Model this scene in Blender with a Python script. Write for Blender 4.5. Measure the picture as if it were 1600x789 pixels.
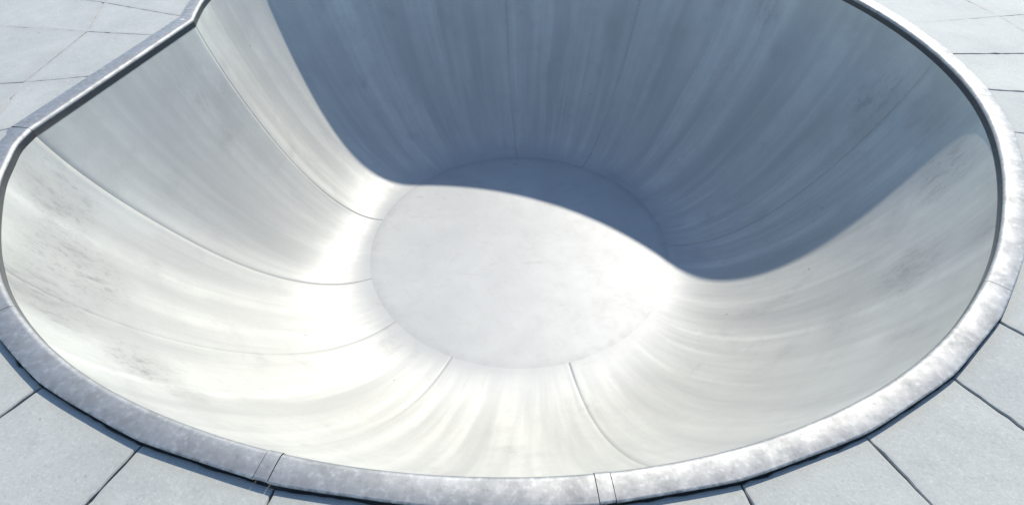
import bpy, bmesh, math, random
from mathutils import Vector, Matrix

random.seed(7)
for o in list(bpy.data.objects):
    bpy.data.objects.remove(o)
SC = bpy.context.scene
COL = SC.collection
rad = math.radians

# ------------------------------------------------------------------ camera, sky, sun, exposure
RF_M = 0.46907 * 2.6
R = 2.6                                   # bowl radius at the coping, metres
PITCH, ROLL = 0.78277, -0.00697
cam_d = bpy.data.cameras.new('camera')
cam = bpy.data.objects.new('camera', cam_d)
COL.objects.link(cam)
cam_d.sensor_width = 36.0
cam_d.lens = 36.0 * 900.0 / 1600.0
cam_d.clip_start = 0.05
cam_d.clip_end = 2000.0
fw = Vector((0, math.cos(PITCH), -math.sin(PITCH)))
r0 = Vector((1, 0, 0))
u0 = r0.cross(fw)
rr = r0 * math.cos(ROLL) + u0 * math.sin(ROLL)
uu = rr.cross(fw)
M = Matrix((rr, uu, -fw)).transposed().to_4x4()
M.translation = Vector((0.02191 * R, -1.27013 * R, 0.61383 * R))
cam.matrix_world = M
SC.camera = cam

SUN_AZ, SUN_EL = rad(24.2), rad(43.0)     # azimuth from +Y towards +X
world = bpy.data.worlds.new('World')
SC.world = world
world.use_nodes = True
wn = world.node_tree
wn.nodes.clear()
sky = wn.nodes.new('ShaderNodeTexSky')
sky.sky_type = 'NISHITA'
sky.sun_disc = False
sky.sun_elevation = SUN_EL
sky.sun_rotation = SUN_AZ
sky.altitude = 200.0
sky.air_density = 1.0
sky.dust_density = 0.1
sky.ozone_density = 2.5
bg = wn.nodes.new('ShaderNodeBackground')
bg.inputs['Strength'].default_value = 0.15
wo = wn.nodes.new('ShaderNodeOutputWorld')
wn.links.new(sky.outputs[0], bg.inputs[0])
wn.links.new(bg.outputs[0], wo.inputs[0])

sun_d = bpy.data.lights.new('sun', 'SUN')
sun_d.energy = 3.45
sun_d.angle = rad(0.9)
sun_d.color = (1.0, 0.95, 0.85)
sun = bpy.data.objects.new('sun', sun_d)
COL.objects.link(sun)
sdir = Vector((math.sin(SUN_AZ) * math.cos(SUN_EL), math.cos(SUN_AZ) * math.cos(SUN_EL), math.sin(SUN_EL)))
sun.rotation_euler = sdir.to_track_quat('Z', 'Y').to_euler()
sun.location = sdir * 30

SC.view_settings.view_transform = 'Standard'
SC.view_settings.look = 'None'
SC.view_settings.gamma = 1.0
SC.view_settings.exposure = 1.28
SC.view_settings.use_curve_mapping = False
SC.cycles.max_bounces = 10
SC.cycles.diffuse_bounces = 6


# ------------------------------------------------------------------ node helpers
class NT:
    def __init__(self, name):
        self.m = bpy.data.materials.new(name)
        self.m.use_nodes = True
        self.t = self.m.node_tree
        self.t.nodes.clear()
        self.out = self.n('ShaderNodeOutputMaterial')
        self.b = self.n('ShaderNodeBsdfPrincipled')
        self.l(self.b.outputs[0], self.out.inputs[0])

    def n(self, t, **kw):
        x = self.t.nodes.new(t)
        for k, v in kw.items():
            setattr(x, k, v)
        return x

    def l(self, a, b):
        self.t.links.new(a, b)

    def put(self, sock, v):
        if hasattr(v, 'is_output'):
            self.l(v, sock)
        else:
            sock.default_value = v

    def noise(self, vec, scale, detail=4.0, rough=0.55, dist=0.0):
        x = self.n('ShaderNodeTexNoise')
        if vec is not None:
            self.l(vec, x.inputs['Vector'])
        x.inputs['Scale'].default_value = scale
        x.inputs['Detail'].default_value = detail
        x.inputs['Roughness'].default_value = rough
        x.inputs['Distortion'].default_value = dist
        return x.outputs[0]

    def scalev(self, vec, s):
        x = self.n('ShaderNodeVectorMath', operation='MULTIPLY')
        self.l(vec, x.inputs[0])
        x.inputs[1].default_value = s
        return x.outputs[0]

    def addv(self, a, b):
        x = self.n('ShaderNodeVectorMath', operation='ADD')
        self.l(a, x.inputs[0])
        self.put(x.inputs[1], b)
        return x.outputs[0]

    def ramp(self, fac, lo, hi, a=0.0, b=1.0, smooth=False):
        x = self.n('ShaderNodeMapRange')
        if smooth:
            x.interpolation_type = 'SMOOTHSTEP'
        self.l(fac, x.inputs[0])
        x.inputs[1].default_value = lo
        x.inputs[2].default_value = hi
        x.inputs[3].default_value = a
        x.inputs[4].default_value = b
        return x.outputs[0]

    def math(self, op, a, b=0.0):
        x = self.n('ShaderNodeMath', operation=op)
        self.put(x.inputs[0], a)
        self.put(x.inputs[1], b)
        return x.outputs[0]

    def mix(self, fac, a, b, mode='MIX'):
        x = self.n('ShaderNodeMix', data_type='RGBA', blend_type=mode)
        self.put(x.inputs[0], fac)
        self.put(x.inputs[6], a)
        self.put(x.inputs[7], b)
        return x.outputs[2]

    def bump(self, h, strength, dist):
        x = self.n('ShaderNodeBump')
        x.inputs['Strength'].default_value = strength
        x.inputs['Distance'].default_value = dist
        self.l(h, x.inputs['Height'])
        self.l(x.outputs[0], self.b.inputs['Normal'])

    def attr(self, name):
        x = self.n('ShaderNodeAttribute', attribute_name=name)
        return x.outputs['Vector']

    def coords(self):
        return self.n('ShaderNodeTexCoord').outputs['Object']

    def pos(self):
        return self.n('ShaderNodeNewGeometry').outputs['Position']


def c3(r, g, b):
    return (r, g, b, 1.0)


# ------------------------------------------------------------------ materials
def floor_colour(t, p):
    """trowelled pale concrete with faint tea-coloured stains and pin holes"""
    a = t.noise(p, 1.7, 6.0, 0.6, 0.5)
    b = t.noise(p, 9.0, 6.0, 0.65, 0.3)
    sp = t.noise(p, 75.0, 4.0, 0.7)
    col = t.mix(t.ramp(a, 0.35, 0.68), c3(0.246, 0.247, 0.235), c3(0.284, 0.284, 0.268))
    col = t.mix(t.ramp(b, 0.5, 0.75, 0.0, 0.5), col, c3(0.235, 0.231, 0.212))
    st = t.noise(t.scalev(p, (1.0, 3.0, 1.0)), 5.0, 5.0, 0.7, 0.8)
    col = t.mix(t.ramp(st, 0.60, 0.74, 0.0, 0.5), col, c3(0.19, 0.182, 0.158))
    col = t.mix(t.ramp(sp, 0.42, 0.25, 0.0, 0.35), col, c3(0.17, 0.17, 0.16))
    return col, b, sp


def pocks(t, p, scale, size, keep, amount):
    vor = t.n('ShaderNodeTexVoronoi')
    t.l(p, vor.inputs['Vector'])
    vor.inputs['Scale'].default_value = scale
    sc = t.n('ShaderNodeSeparateColor')
    t.l(vor.outputs['Color'], sc.inputs[0])
    return t.math('MULTIPLY', t.ramp(vor.outputs['Distance'], size * 0.6, size, 1.0, 0.0),
                  t.ramp(sc.outputs[0], keep, keep + 0.02, 0.0, amount))


# scuffed, blackened patches on the transition: centre (metres) and radius
PATCHES = [((-2.42, 0.36, -0.44), 0.42), ((-2.28, -1.00, -0.28), 0.24), ((-2.04, -1.36, -0.38), 0.30), ((-1.88, -1.69, -0.20), 0.26),
           ((2.46, 0.10, -0.42), 0.26), ((2.38, -0.80, -0.28), 0.22), ((2.10, 1.33, -0.30), 0.14), ((2.04, -1.33, -0.50), 0.22),
           ((-1.56, -1.82, -0.52), 0.20)]


def mat_wall():
    """trowelled concrete: soft bands run down the transition (flow = cos, sin of the sector angle, height)"""
    t = NT('bowl_concrete')
    fl = t.attr('flow')
    p = t.pos()
    warp = t.noise(p, 1.3, 2.0)
    wv = t.n('ShaderNodeCombineXYZ')
    t.l(warp, wv.inputs[0]); t.l(warp, wv.inputs[1])
    fw_ = t.addv(fl, t.scalev(wv.outputs[0], (0.03, -0.025, 0.0)))
    sep = t.n('ShaderNodeSeparateXYZ')
    t.l(fl, sep.inputs[0])
    u = sep.outputs[2]
    broad = t.noise(t.scalev(fw_, (1, 1, 0.10)), 11.0, 3.0, 0.55)
    mid = t.noise(t.scalev(fw_, (1, 1, 0.06)), 30.0, 3.0, 0.55)
    fine = t.noise(t.scalev(fw_, (1, 1, 0.05)), 85.0, 4.0, 0.7)
    blot = t.noise(p, 2.2, 6.0, 0.65, 0.4)
    blot2 = t.noise(p, 7.0, 6.0, 0.7, 0.2)
    grain = t.noise(p, 120.0, 3.0, 0.65)
    fcol, fb, sp = floor_colour(t, p)
    col = t.mix(t.ramp(broad, 0.36, 0.64), c3(0.246, 0.242, 0.214), c3(0.316, 0.309, 0.271))
    band = t.noise(t.scalev(fw_, (1, 1, 0.035)), 17.0, 2.0, 0.5)
    col = t.mix(t.ramp(band, 0.54, 0.72, 0.0, 0.55), col, c3(0.393, 0.384, 0.337))
    col = t.mix(t.ramp(band, 0.46, 0.30, 0.0, 0.35), col, c3(0.228, 0.224, 0.205))
    col = t.mix(t.ramp(mid, 0.50, 0.72, 0.0, 0.25), col, c3(0.363, 0.354, 0.312))
    col = t.mix(t.ramp(mid, 0.46, 0.28, 0.0, 0.25), col, c3(0.228, 0.225, 0.207))
    col = t.mix(t.ramp(fine, 0.40, 0.24, 0.0, 0.18), col, c3(0.19, 0.188, 0.178))
    col = t.mix(t.ramp(blot, 0.50, 0.72, 0.0, 0.45), col, c3(0.253, 0.247, 0.221))
    col = t.mix(t.ramp(blot2, 0.50, 0.72, 0.0, 0.45), col, c3(0.24, 0.235, 0.212))
    col = t.mix(t.ramp(grain, 0.44, 0.28, 0.0, 0.40), col, c3(0.17, 0.17, 0.16))
    grime = t.math('MULTIPLY', t.ramp(u, 0.55, 1.0, 0.0, 1.0, True), t.ramp(t.noise(p, 1.3, 5.0, 0.65), 0.45, 0.62, 0.0, 0.5))
    col = t.mix(grime, col, c3(0.20, 0.193, 0.172))
    foot = t.ramp(t.math('ADD', u, t.math('MULTIPLY', t.math('SUBTRACT', mid, 0.5), 0.25)), 0.0, 0.26, 1.0, 0.0, True)
    col = t.mix(foot, col, fcol)
    # dirty scuffs: short dark flecks along the fall line, gathered in patches
    mask = None
    for c, r in PATCHES:
        k = 1.0 if c[0] < 0 else 0.7
        dn = t.n('ShaderNodeVectorMath', operation='DISTANCE')
        t.l(p, dn.inputs[0])
        dn.inputs[1].default_value = c
        m = t.ramp(dn.outputs['Value'], r * 0.25, r * 1.25, k, 0.0, True)
        mask = m if mask is None else t.math('MAXIMUM', mask, m)
    stray = t.ramp(t.noise(p, 2.6, 2.0, 0.5), 0.62, 0.74, 0.0, 0.4)
    mask = t.math('MAXIMUM', mask, stray)
    sc1 = t.noise(t.scalev(fw_, (1, 1, 0.6)), 50.0, 6.0, 0.78)
    sc2 = t.noise(t.scalev(fw_, (1, 1, 0.9)), 95.0, 4.0, 0.75)
    flecks = t.math('MAXIMUM', t.ramp(sc1, 0.51, 0.64, 0.0, 0.85), t.ramp(sc2, 0.54, 0.66, 0.0, 0.9))
    scm = t.math('MULTIPLY', flecks, mask)
    col = t.mix(scm, col, c3(0.115, 0.115, 0.108))
    col = t.mix(t.math('MULTIPLY', mask, 0.42), col, c3(0.180, 0.172, 0.150))
    spot = pocks(t, p, 4.5, 0.05, 0.72, 0.55)
    col = t.mix(spot, col, c3(0.12, 0.12, 0.11))
    t.l(col, t.b.inputs['Base Color'])
    t.l(t.ramp(blot2, 0.35, 0.65, 0.50, 0.55), t.b.inputs['Roughness'])
    t.l(t.ramp(foot, 0.0, 1.0, 0.75, 0.45), t.b.inputs['Specular IOR Level'])
    h = t.math('ADD', t.math('MULTIPLY', fine, 0.3), t.math('MULTIPLY', grain, 0.3))
    h = t.math('ADD', h, t.math('MULTIPLY', spot, -1.2))
    t.bump(h, 0.16, 0.004)
    return t.m


def mat_floor():
    t = NT('floor_concrete')
    p = t.pos()
    col, b, sp = floor_colour(t, p)
    spot = pocks(t, p, 5.0, 0.055, 0.75, 0.5)
    col = t.mix(spot, col, c3(0.12, 0.12, 0.11))
    # fine dirt washed to the foot of the transition
    ln = t.n('ShaderNodeVectorMath', operation='LENGTH')
    t.l(t.scalev(t.coords(), (1, 1, 0)), ln.inputs[0])
    ring = t.math('MULTIPLY', t.ramp(ln.outputs['Value'], RF_M - 0.09, RF_M, 0.0, 1.0, True), t.ramp(b, 0.3, 0.65, 0.1, 0.45))
    col = t.mix(ring, col, c3(0.19, 0.19, 0.182))
    t.l(col, t.b.inputs['Base Color'])
    t.l(t.ramp(b, 0.3, 0.7, 0.50, 0.55), t.b.inputs['Roughness'])
    t.b.inputs['Specular IOR Level'].default_value = 0.45
    t.bump(t.math('ADD', t.math('MULTIPLY', b, 0.6), t.math('MULTIPLY', sp, 0.2)), 0.2, 0.004)
    return t.m


def mat_steel():
    """weathered galvanised coping: dull zinc with soft clouds, fine scratches and rubbed bright spots"""
    t = NT('galvanised_steel')
    p = t.pos()
    fl = t.attr('flow')
    a = t.noise(p, 11.0, 4.0, 0.6, 0.3)
    b = t.noise(p, 42.0, 5.0, 0.65)
    cr = t.noise(t.scalev(fl, (1, 1, 0.012)), 70.0, 3.0, 0.6)
    big = t.noise(p, 2.0, 3.0, 0.5)
    col = t.mix(t.ramp(a, 0.34, 0.68), c3(0.185, 0.183, 0.175), c3(0.255, 0.251, 0.237))
    col = t.mix(t.ramp(big, 0.35, 0.65, 0.0, 0.35), col, c3(0.20, 0.202, 0.205))
    col = t.mix(t.ramp(b, 0.52, 0.70, 0.0, 0.45), col, c3(0.37, 0.365, 0.35))
    col = t.mix(t.ramp(b, 0.43, 0.30, 0.0, 0.5), col, c3(0.12, 0.12, 0.118))
    col = t.mix(t.ramp(cr, 0.40, 0.28, 0.0, 0.25), col, c3(0.14, 0.14, 0.14))
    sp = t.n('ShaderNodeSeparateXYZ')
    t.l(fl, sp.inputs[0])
    face = t.ramp(sp.outputs[2], 3.0, 3.6, 1.0, 0.0)          # the inner face, ground smooth by trucks and boards; its shade is painted into the colour
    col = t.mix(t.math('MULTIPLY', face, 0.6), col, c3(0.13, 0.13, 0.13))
    # rubbed bright along the outer arris
    arr = t.math('MULTIPLY', t.ramp(sp.outputs[2], 5.9, 6.5), t.ramp(b, 0.42, 0.62, 0.0, 0.7))
    col = t.mix(arr, col, c3(0.42, 0.415, 0.40))
    spot = pocks(t, p, 6.0, 0.05, 0.78, 0.8)
    col = t.mix(spot, col, c3(0.06, 0.06, 0.06))
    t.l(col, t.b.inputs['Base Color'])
    t.b.inputs['Metallic'].default_value = 0.92
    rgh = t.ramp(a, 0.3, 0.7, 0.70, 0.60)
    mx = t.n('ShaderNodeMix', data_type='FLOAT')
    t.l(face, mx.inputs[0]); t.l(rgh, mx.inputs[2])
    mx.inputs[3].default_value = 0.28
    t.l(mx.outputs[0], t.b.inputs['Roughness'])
    t.bump(t.math('ADD', t.math('MULTIPLY', a, 0.5), t.math('MULTIPLY', b, 0.3)), 0.15, 0.005)
    return t.m


def mat_slab():
    t = NT('paving_concrete')
    p = t.pos()
    oi = t.n('ShaderNodeObjectInfo').outputs['Random']
    a = t.noise(p, 2.2, 6.0, 0.65, 0.4)
    b = t.noise(p, 16.0, 6.0, 0.75)
    g = t.noise(p, 95.0, 4.0, 0.8)
    col = t.mix(t.ramp(a, 0.34, 0.66), c3(0.210, 0.212, 0.189), c3(0.264, 0.261, 0.229))
    col = t.mix(t.ramp(b, 0.50, 0.72, 0.0, 0.5), col, c3(0.282, 0.277, 0.246))
    col = t.mix(t.ramp(b, 0.42, 0.28, 0.0, 0.4), col, c3(0.165, 0.170, 0.160))
    col = t.mix(t.ramp(g, 0.53, 0.70, 0.0, 0.55), col, c3(0.34, 0.34, 0.32))
    col = t.mix(t.ramp(g, 0.44, 0.28, 0.0, 0.55), col, c3(0.12, 0.122, 0.116))
    # worn warm dirt along the slab's edges (vertex attribute: 1 at the arris)
    ed = t.n('ShaderNodeAttribute', attribute_name='edge').outputs['Fac']
    em = t.math('MULTIPLY', t.ramp(ed, 0.0, 1.0), t.ramp(b, 0.36, 0.60))
    col = t.mix(t.math('MULTIPLY', em, 0.5), col, c3(0.20, 0.186, 0.16))
    col = t.mix(t.ramp(oi, 0, 1, 0.0, 0.22), col, c3(0.165, 0.17, 0.162))
    spot = t.math('MAXIMUM', pocks(t, p, 6.0, 0.07, 0.8, 0.6), pocks(t, p, 17.0, 0.09, 0.86, 0.5))
    col = t.mix(spot, col, c3(0.10, 0.10, 0.095))
    t.l(col, t.b.inputs['Base Color'])
    t.b.inputs['Roughness'].default_value = 0.72
    t.b.inputs['Specular IOR Level'].default_value = 0.4
    t.bump(t.math('ADD', t.math('MULTIPLY', b, 0.5), t.math('MULTIPLY', g, 0.5)), 0.45, 0.004)
    return t.m


def mat_plain(name, lo, hi, scale, rough=0.9):
    t = NT(name)
    p = t.pos()
    n = t.noise(p, scale, 6.0, 0.65)
    t.l(t.mix(t.ramp(n, 0.3, 0.7), c3(*lo), c3(*hi)), t.b.inputs['Base Color'])
    t.b.inputs['Roughness'].default_value = rough
    t.bump(n, 0.5, 0.01)
    return t.m


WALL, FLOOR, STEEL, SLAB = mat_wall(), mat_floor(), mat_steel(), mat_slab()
FILLER = mat_plain('joint_filler_concrete', (0.08, 0.08, 0.075), (0.24, 0.236, 0.215), 3.0)
GROUT = mat_plain('joint_mortar', (0.02, 0.019, 0.017), (0.16, 0.148, 0.125), 3.5)
PLAZA = mat_plain('plaza_concrete', (0.19, 0.198, 0.192), (0.235, 0.238, 0.23), 1.2, 0.8)

# ------------------------------------------------------------------ plan of the bowl (unit radius, angle from +Y clockwise)
DEPTH, RF, FC = 0.66388, 0.46907, (0.04452, 0.05303)
PROF_A, PROF_B = 2.0, 1.25          # the transition's section: 1 - (1 - u^a)^(1/b), steep under the coping
FACE = 0.052                             # height of the coping's inner face
CORR = [(-50, 1.0), (0, 1.0), (60, 1.0), (80, 0.999), (101, 1.003), (117, 0.995), (124, 0.994), (133, 0.999), (147, 1.006),
        (160, 1.004), (172, 0.999), (182, 0.995), (190, 0.995), (201, 0.998), (213, 1.005), (224, 1.0055), (230, 1.000)]
CB, CA = Vector((-0.912, -0.302)), Vector((-0.792, 0.204))        # the two ends of the straight edge
CURV_B = [(230, 1.000), (237, 0.991), (242.8, 0.9857), (245.7, 0.980), (249, 0.9746), (251.7, CB.length)]
CURV_A = [(284.4, CA.length), (288.2, 0.847), (292, 0.878), (297.3, 0.917), (303, 0.954), (310, 0.9995), (316, 1.0), (322, 1.0)]


def pchip(tab, x):
    if x <= tab[0][0]:
        return tab[0][1]
    for i in range(len(tab) - 1):
        x0, y0 = tab[i]
        x1, y1 = tab[i + 1]
        if x <= x1:
            t = (x - x0) / (x1 - x0)

            def sl(j):
                a = max(j - 1, 0)
                b = min(j + 1, len(tab) - 1)
                return (tab[b][1] - tab[a][1]) / (tab[b][0] - tab[a][0])
            h = x1 - x0
            return ((2 * t ** 3 - 3 * t * t + 1) * y0 + (t ** 3 - 2 * t * t + t) * h * sl(i)
                    + (-2 * t ** 3 + 3 * t * t) * y1 + (t ** 3 - t * t) * h * sl(i + 1))
    return tab[-1][1]


def ang(v):
    return math.degrees(math.atan2(v[0], v[1])) % 360


PB, PA = ang(CB), ang(CA)                                         # about 251.7 and 284.5


def rim(phi):
    """lip of the coping in plan, metres"""
    phi %= 360
    d = Vector((math.sin(rad(phi)), math.cos(rad(phi))))
    if PB <= phi <= PA:
        e = CA - CB
        den = d.x * e.y - d.y * e.x
        s = (CB.x * e.y - CB.y * e.x) / den
        return d * s * R
    if 230 <= phi < PB:
        r = pchip(CURV_B, phi)
    elif PA < phi <= 322:
        r = pchip(CURV_A, phi)
    else:
        r = pchip(CORR, phi if phi <= 230 else phi - 360)
    return d * r * R


# dense closed outline with mitred outward normals
PHIS = sorted(set([round(i * 0.75, 4) for i in range(480)] + [PB, PA]))
PTS = [rim(a) for a in PHIS]


def norm_at(phi):
    e = 0.12
    p = rim(phi)
    a = (p - rim(phi - e)).normalized()
    b = (rim(phi + e) - p).normalized()
    na, nb = Vector((-a.y, a.x)), Vector((-b.y, b.x))
    m = (na + nb).normalized()
    return m / max(m.dot(na), 0.5)


def off(phi, n):
    return rim(phi) + norm_at(phi) * n


_soft = {}


def rim_soft(phi):
    key = round(phi % 360, 3)
    if key not in _soft:
        d = abs(((phi - PB + 180) % 360) - 180)
        w = 9.0 * math.exp(-(d / 9.0) ** 2)
        acc = Vector((0, 0))
        for k in range(-6, 7):
            q = off(phi + w * k / 6.0, 0.009)
            acc += Vector((q.length * math.sin(rad(phi)), q.length * math.cos(rad(phi))))
        _soft[key] = acc / 13.0
    return _soft[key]


def wallpt(phi, u, push=0.0):
    """point on the transition; u = 0 at the floor seam, 1 at the lip"""
    g = 1 - max(1 - u ** PROF_A, 0.0) ** (1 / PROF_B)
    z = -DEPTH * R * (1 - g)
    h = min(1.0, max(0.0, (u - 0.72) / 0.27))
    rp = rim_soft(phi).lerp(off(phi, 0.009), h * h * (3 - 2 * h))
    d = Vector((math.sin(rad(phi)), math.cos(rad(phi))))
    f = (Vector(FC) + d * RF) * R
    q = f * (1 - u) + rp * u
    return Vector((q.x, q.y, z)), d


# ------------------------------------------------------------------ object helpers
def mk(name, verts, faces, mat, parent=None, smooth=True, attrs=None, fattrs=None):
    me = bpy.data.meshes.new(name)
    me.from_pydata(verts, [], faces)
    me.update()
    if smooth:
        for p in me.polygons:
            p.use_smooth = True
    if attrs:
        for an, data in attrs.items():
            a = me.attributes.new(an, 'FLOAT_VECTOR', 'POINT')
            a.data.foreach_set('vector', [c for v in data for c in v])
    if fattrs:
        for an, data in fattrs.items():
            a = me.attributes.new(an, 'FLOAT', 'POINT')
            a.data.foreach_set('value', data)
    me.materials.append(mat)
    o = bpy.data.objects.new(name, me)
    COL.objects.link(o)
    if parent:
        o.parent = parent
    return o


def grid(nu, nv, closed=False):
    f = []
    for i in range(nu if closed else nu - 1):
        for j in range(nv - 1):
            a = i * nv + j
            b = ((i + 1) % nu) * nv + j
            f.append((a, b, b + 1, a + 1))
    return f


# ------------------------------------------------------------------ ground and paving
slab_joints = [72.6, 80.9, 90.0, 98.9, 108.0, 118.3, 128.8, 138.9, 146.7, 155.6, 164.9, 174.2, 183.7, 193.4, 203.2, 213.0,
               223.0, 233.0, 243.0, 252.8, 264.4, 278.4, 287.2]
slab_joints += [287.2 + (432.6 - 287.2) * i / 15 for i in range(1, 15)]
DECK_Z = -0.024
COPING_W = 0.092

joints_m = sorted(a % 360 for a in slab_joints)


def outer_w(phi):
    """the coping's outer edge runs straight from joint to joint, so the plate is a little narrower between them"""
    phi %= 360
    if PB - 1 < phi < PA + 1:
        return COPING_W * 1.22
    ps = [a for a in joints_m if a <= phi] or [joints_m[-1] - 360]
    ns = [a for a in joints_m if a > phi] or [joints_m[0] + 360]
    t = (phi - ps[-1]) / (ns[0] - ps[-1])
    return COPING_W + 0.006 * (2 * abs(t - 0.5)) ** 1.5 - 0.003


# ground sheet out to the horizon, with the bowl's hole; it shows as mortar in the joints
gv, gf = [], []
rings = [lambda a: off(a, 0.035)]
for rad_m in (3.6, 5.0, 8.0, 8.3, 40, 300, 1500):
    rings.append(lambda a, rm=rad_m: Vector((math.sin(rad(a)) * rm, math.cos(rad(a)) * rm)))
ga = [i * 3.0 for i in range(120)]
zs = [-0.040, -0.040, -0.040, -0.040, -0.030, -0.030, -0.030, -0.030]
for a in ga:
    for rg_, z in zip(rings, zs):
        q = rg_(a)
        gv.append((q.x, q.y, z))
ground = mk('ground', gv, grid(len(ga), len(rings), True), PLAZA, smooth=False)
ground['kind'] = 'structure'
ground.data.materials.append(GROUT)
for p in ground.data.polygons:
    if math.hypot(p.center.x, p.center.y) < 8.1:
        p.material_index = 1

pavement = bpy.data.objects.new('pavement', None)
COL.objects.link(pavement)
pavement['kind'] = 'structure'


def ring_r(phi, k):
    """plan radius of the k-th ring joint; the first one hugs the straight edge on that side"""
    base = [None, 1.30, 1.58, 1.88, 2.22, 2.62, 3.12][k] * R
    if k == 1:
        d = abs(((phi - 268 + 180) % 360) - 180)
        w = min(1.0, max(0.0, (d - 17) / 6))
        base = base * w + 1.055 * R * (1 - w)
    return base


def densify(poly, step=0.09, skip=()):
    out = []
    n = len(poly)
    for i in range(n):
        a, b = poly[i], poly[(i + 1) % n]
        out.append(a)
        if i in skip:
            continue
        m = int((b - a).length / step)
        for j in range(1, m + 1):
            out.append(a.lerp(b, j / (m + 1)))
    return out


def inset_loop(poly, d):
    n = len(poly)
    out = []
    for i in range(n):
        a, p, b = poly[i - 1], poly[i], poly[(i + 1) % n]
        e1, e2 = (p - a), (b - p)
        if e1.length < 1e-7:
            e1 = e2
        if e2.length < 1e-7:
            e2 = e1
        e1.normalize(); e2.normalize()
        n1, n2 = Vector((e1.y, -e1.x)), Vector((e2.y, -e2.x))
        m = (n1 + n2)
        m = m.normalized() if m.length > 1e-6 else n1
        out.append(p + m * d / max(m.dot(n1), 0.4))
    return out


def make_slab(poly, near, seed, tight=False):
    """poly clockwise seen from above; arris worn and slightly ragged"""
    rnd = random.Random(seed)
    g = 0.0026 + rnd.uniform(-0.0009, 0.0013)
    if tight:
        g *= 0.5
    poly = inset_loop(poly, g)
    if near:
        poly = densify(poly, 0.03)
        poly = [p + Vector((rnd.gauss(0, 0.0012), rnd.gauss(0, 0.0012))) for p in poly]
        mid = sum(poly, Vector((0, 0))) / len(poly)
        for q_ in range(rnd.randint(1, 4)):                       # a few chips knocked out of the arris
            c_ = rnd.randrange(len(poly))
            poly[c_] = poly[c_] + (mid - poly[c_]).normalized() * rnd.uniform(0.003, 0.008)
    n = len(poly)
    dz = rnd.uniform(-0.0018, 0.0018)
    tx, ty = rnd.uniform(-0.0014, 0.0014), rnd.uniform(-0.0014, 0.0014)
    cx = sum((p for p in poly), Vector((0, 0))) / n
    bv = 0.0012 if tight else 0.0035
    loops = [(0.0, -0.075, 1.0), (0.0, -bv * 1.25, 1.0), (bv, -bv * 0.2, 1.0), (0.010, 0.0, 0.9), (0.075, 0.0, 0.0)]
    vs, ed, fs = [], [], []
    for ins, z, e in loops:
        lp = poly if ins == 0 else inset_loop(poly, ins)
        if ins > 0.05:
            lp = [cx + (p - cx) * 0.84 for p in poly]
        for p in lp:
            zz = DECK_Z + z + dz + (p.x - cx.x) * tx + (p.y - cx.y) * ty
            vs.append((p.x, p.y, zz))
            ed.append(e)
    for L in range(len(loops) - 1):
        for i in range(n):
            a, b = L * n + i, L * n + (i + 1) % n
            fs.append((a, b, b + n, a + n))
    fs.append(tuple((len(loops) - 1) * n + i for i in range(n)))
    # fs wind so that the top looks up
    o = mk('paving_slab', vs, fs, SLAB, pavement, smooth=False, fattrs={'edge': ed})
    bm = bmesh.new()
    bm.from_mesh(o.data)
    bmesh.ops.recalc_face_normals(bm, faces=bm.faces)
    bm.to_mesh(o.data)
    bm.free()
    return o


sid = 0
nj = len(joints_m)
for k in range(1, 7):
    for i in range(nj):
        a0, a1 = joints_m[i], joints_m[(i + 1) % nj]
        if a1 < a0:
            a1 += 360
        sid += 1
        r0_, r1_ = ring_r(a0, k), ring_r(a1, k)

        def pp(a, r):
            return Vector((math.sin(rad(a)) * r, math.cos(rad(a)) * r))
        if k == 1:
            m = 8
            inner = [a0 + (a1 - a0) * j / m for j in range(m + 1)]
            inner = sorted(inner + [x for x in (PB, PA) if a0 < x < a1])
            poly = [off(a, outer_w(a) - 0.002) for a in reversed(inner)]
        else:
            poly = [pp(a1, ring_r(a1, k - 1)), pp(a0, ring_r(a0, k - 1))]
        poly = poly + [pp(a0, r0_), pp(a1, r1_)]
        make_slab(poly, k <= 2, sid, a0 > 244 or a0 < 85)

# ------------------------------------------------------------------ the skate bowl
bowl = bpy.data.objects.new('skate_bowl', None)
COL.objects.link(bowl)
bowl.location = (FC[0] * R, FC[1] * R, -DEPTH * R)
bowl['label'] = 'round pale concrete skate bowl sunk in the paving with galvanised steel coping around its rim'
bowl['category'] = 'skate bowl'
BL = Vector(bowl.location)


def local(vs):
    return [(v[0] - BL.x, v[1] - BL.y, v[2] - BL.z) for v in vs]


# wall panels between the visible construction joints
seams = sorted([0.0, 30.5, 91.0, 164.5, 203.2, 228.4, PB, PA, ])
NV = 52
for i in range(len(seams)):
    a0, a1 = seams[i], seams[(i + 1) % len(seams)]
    if a1 < a0:
        a1 += 360
    g0, g1 = (0.014 if a0 == PA else 0.004), (0.014 if a1 == PA else 0.004)
    crease = [x for x in (PB, PA) if a0 < x < a1]
    m = max(6, int((a1 - a0) / 0.75))
    angs = [a0 + g0, a0 + g0 + 0.02] + [a0 + (a1 - a0) * j / m for j in range(1, m)] + [a1 - g1 - 0.02, a1 - g1]
    vs, fl = [], []
    for j, a in enumerate(angs):
        edge = j in (0, len(angs) - 1)
        for q in range(NV):
            u = 0.994 * (1 - (1 - q / (NV - 1)) ** 1.4)
            p, d = wallpt(a, u)
            if edge:
                p = p + Vector((d.x * 0.001 * u, d.y * 0.001 * u, -0.001 * (1 - u)))
            vs.append(p)
            fl.append((d.x, d.y, u))
    mk('wall_panel', local(vs), [tuple(reversed(f)) for f in grid(len(angs), NV)], WALL, bowl, attrs={'flow': fl})

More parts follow.
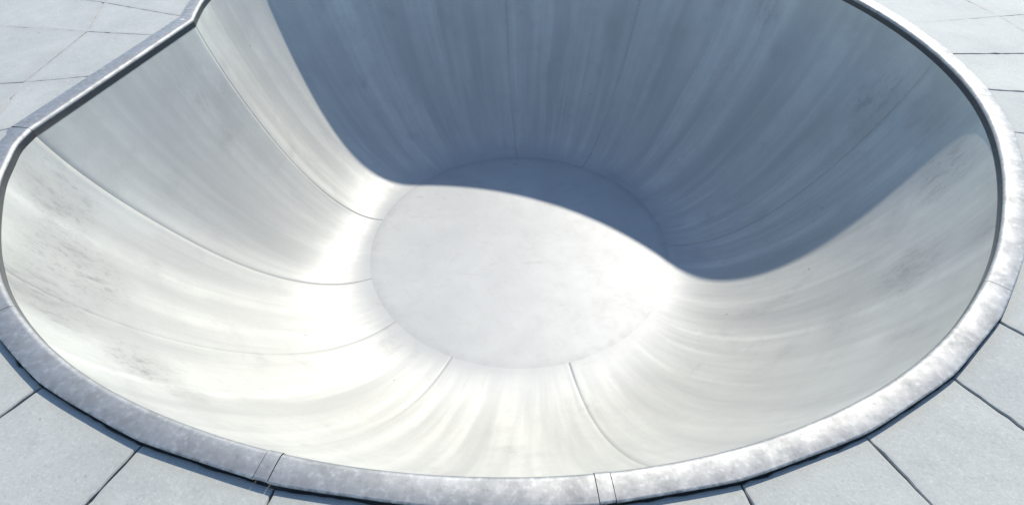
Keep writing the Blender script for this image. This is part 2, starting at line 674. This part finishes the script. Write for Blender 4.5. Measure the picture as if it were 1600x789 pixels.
# mortar bed behind the joints
vs = []
for a in PHIS:
    for q in range(52):
        u = -0.02 if q == 0 else 0.994 * (1 - (1 - (q - 1) / 50) ** 1.4)
        p, d = wallpt(a, max(u, 0))
        if u < 0:
            p = p - Vector((d.x * 0.03, d.y * 0.03, 0))
        vs.append(p + Vector((d.x * 0.004 * max(u, 0) ** 0.5, d.y * 0.004 * max(u, 0) ** 0.5, -0.004)))
mk('joint_filler', local(vs), [tuple(reversed(f)) for f in grid(len(PHIS), 52, True)], FILLER, bowl)

# floor disc, a shade lower than the foot of the transition
RFM = RF * R
radii = [(RFM * t, 0.004 * (1 - t)) for t in (0.0, 0.12, 0.25, 0.4, 0.55, 0.7, 0.82, 0.92)]
radii += [(RFM - 0.03, 0.0), (RFM + 0.012, 0.0)]
vs, NR = [], len(radii)
for i in range(160):
    a = rad(i * 2.25)
    for r, dz in radii:
        vs.append((FC[0] * R + math.sin(a) * r, FC[1] * R + math.cos(a) * r, -DEPTH * R - 0.001 - dz))
mk('floor', local(vs), [tuple(reversed(f)) for f in grid(160, NR, True)], FLOOR, bowl)


# coping: a folded, bull-nosed steel section, one mesh for each length between joints
def prof(w):
    nose = 0.020
    pr = [(0.020, -FACE), (0.003, -FACE), (0.0005, -FACE + 0.0005), (0.0, -FACE + 0.002), (0.0, -FACE + 0.008), (0.0, -0.034), (0.000, -0.026)]
    for j in range(0, 7):
        t = rad(90 * j / 6)
        pr.append((nose - nose * math.cos(t), -nose + nose * math.sin(t)))
    pr += [(w * 0.5, 0.0015), (w - 0.006, 0.0), (w - 0.002, -0.001), (w, -0.004), (w, -0.009), (w - 0.004, -0.0095), (w - 0.03, -0.009)]
    return pr


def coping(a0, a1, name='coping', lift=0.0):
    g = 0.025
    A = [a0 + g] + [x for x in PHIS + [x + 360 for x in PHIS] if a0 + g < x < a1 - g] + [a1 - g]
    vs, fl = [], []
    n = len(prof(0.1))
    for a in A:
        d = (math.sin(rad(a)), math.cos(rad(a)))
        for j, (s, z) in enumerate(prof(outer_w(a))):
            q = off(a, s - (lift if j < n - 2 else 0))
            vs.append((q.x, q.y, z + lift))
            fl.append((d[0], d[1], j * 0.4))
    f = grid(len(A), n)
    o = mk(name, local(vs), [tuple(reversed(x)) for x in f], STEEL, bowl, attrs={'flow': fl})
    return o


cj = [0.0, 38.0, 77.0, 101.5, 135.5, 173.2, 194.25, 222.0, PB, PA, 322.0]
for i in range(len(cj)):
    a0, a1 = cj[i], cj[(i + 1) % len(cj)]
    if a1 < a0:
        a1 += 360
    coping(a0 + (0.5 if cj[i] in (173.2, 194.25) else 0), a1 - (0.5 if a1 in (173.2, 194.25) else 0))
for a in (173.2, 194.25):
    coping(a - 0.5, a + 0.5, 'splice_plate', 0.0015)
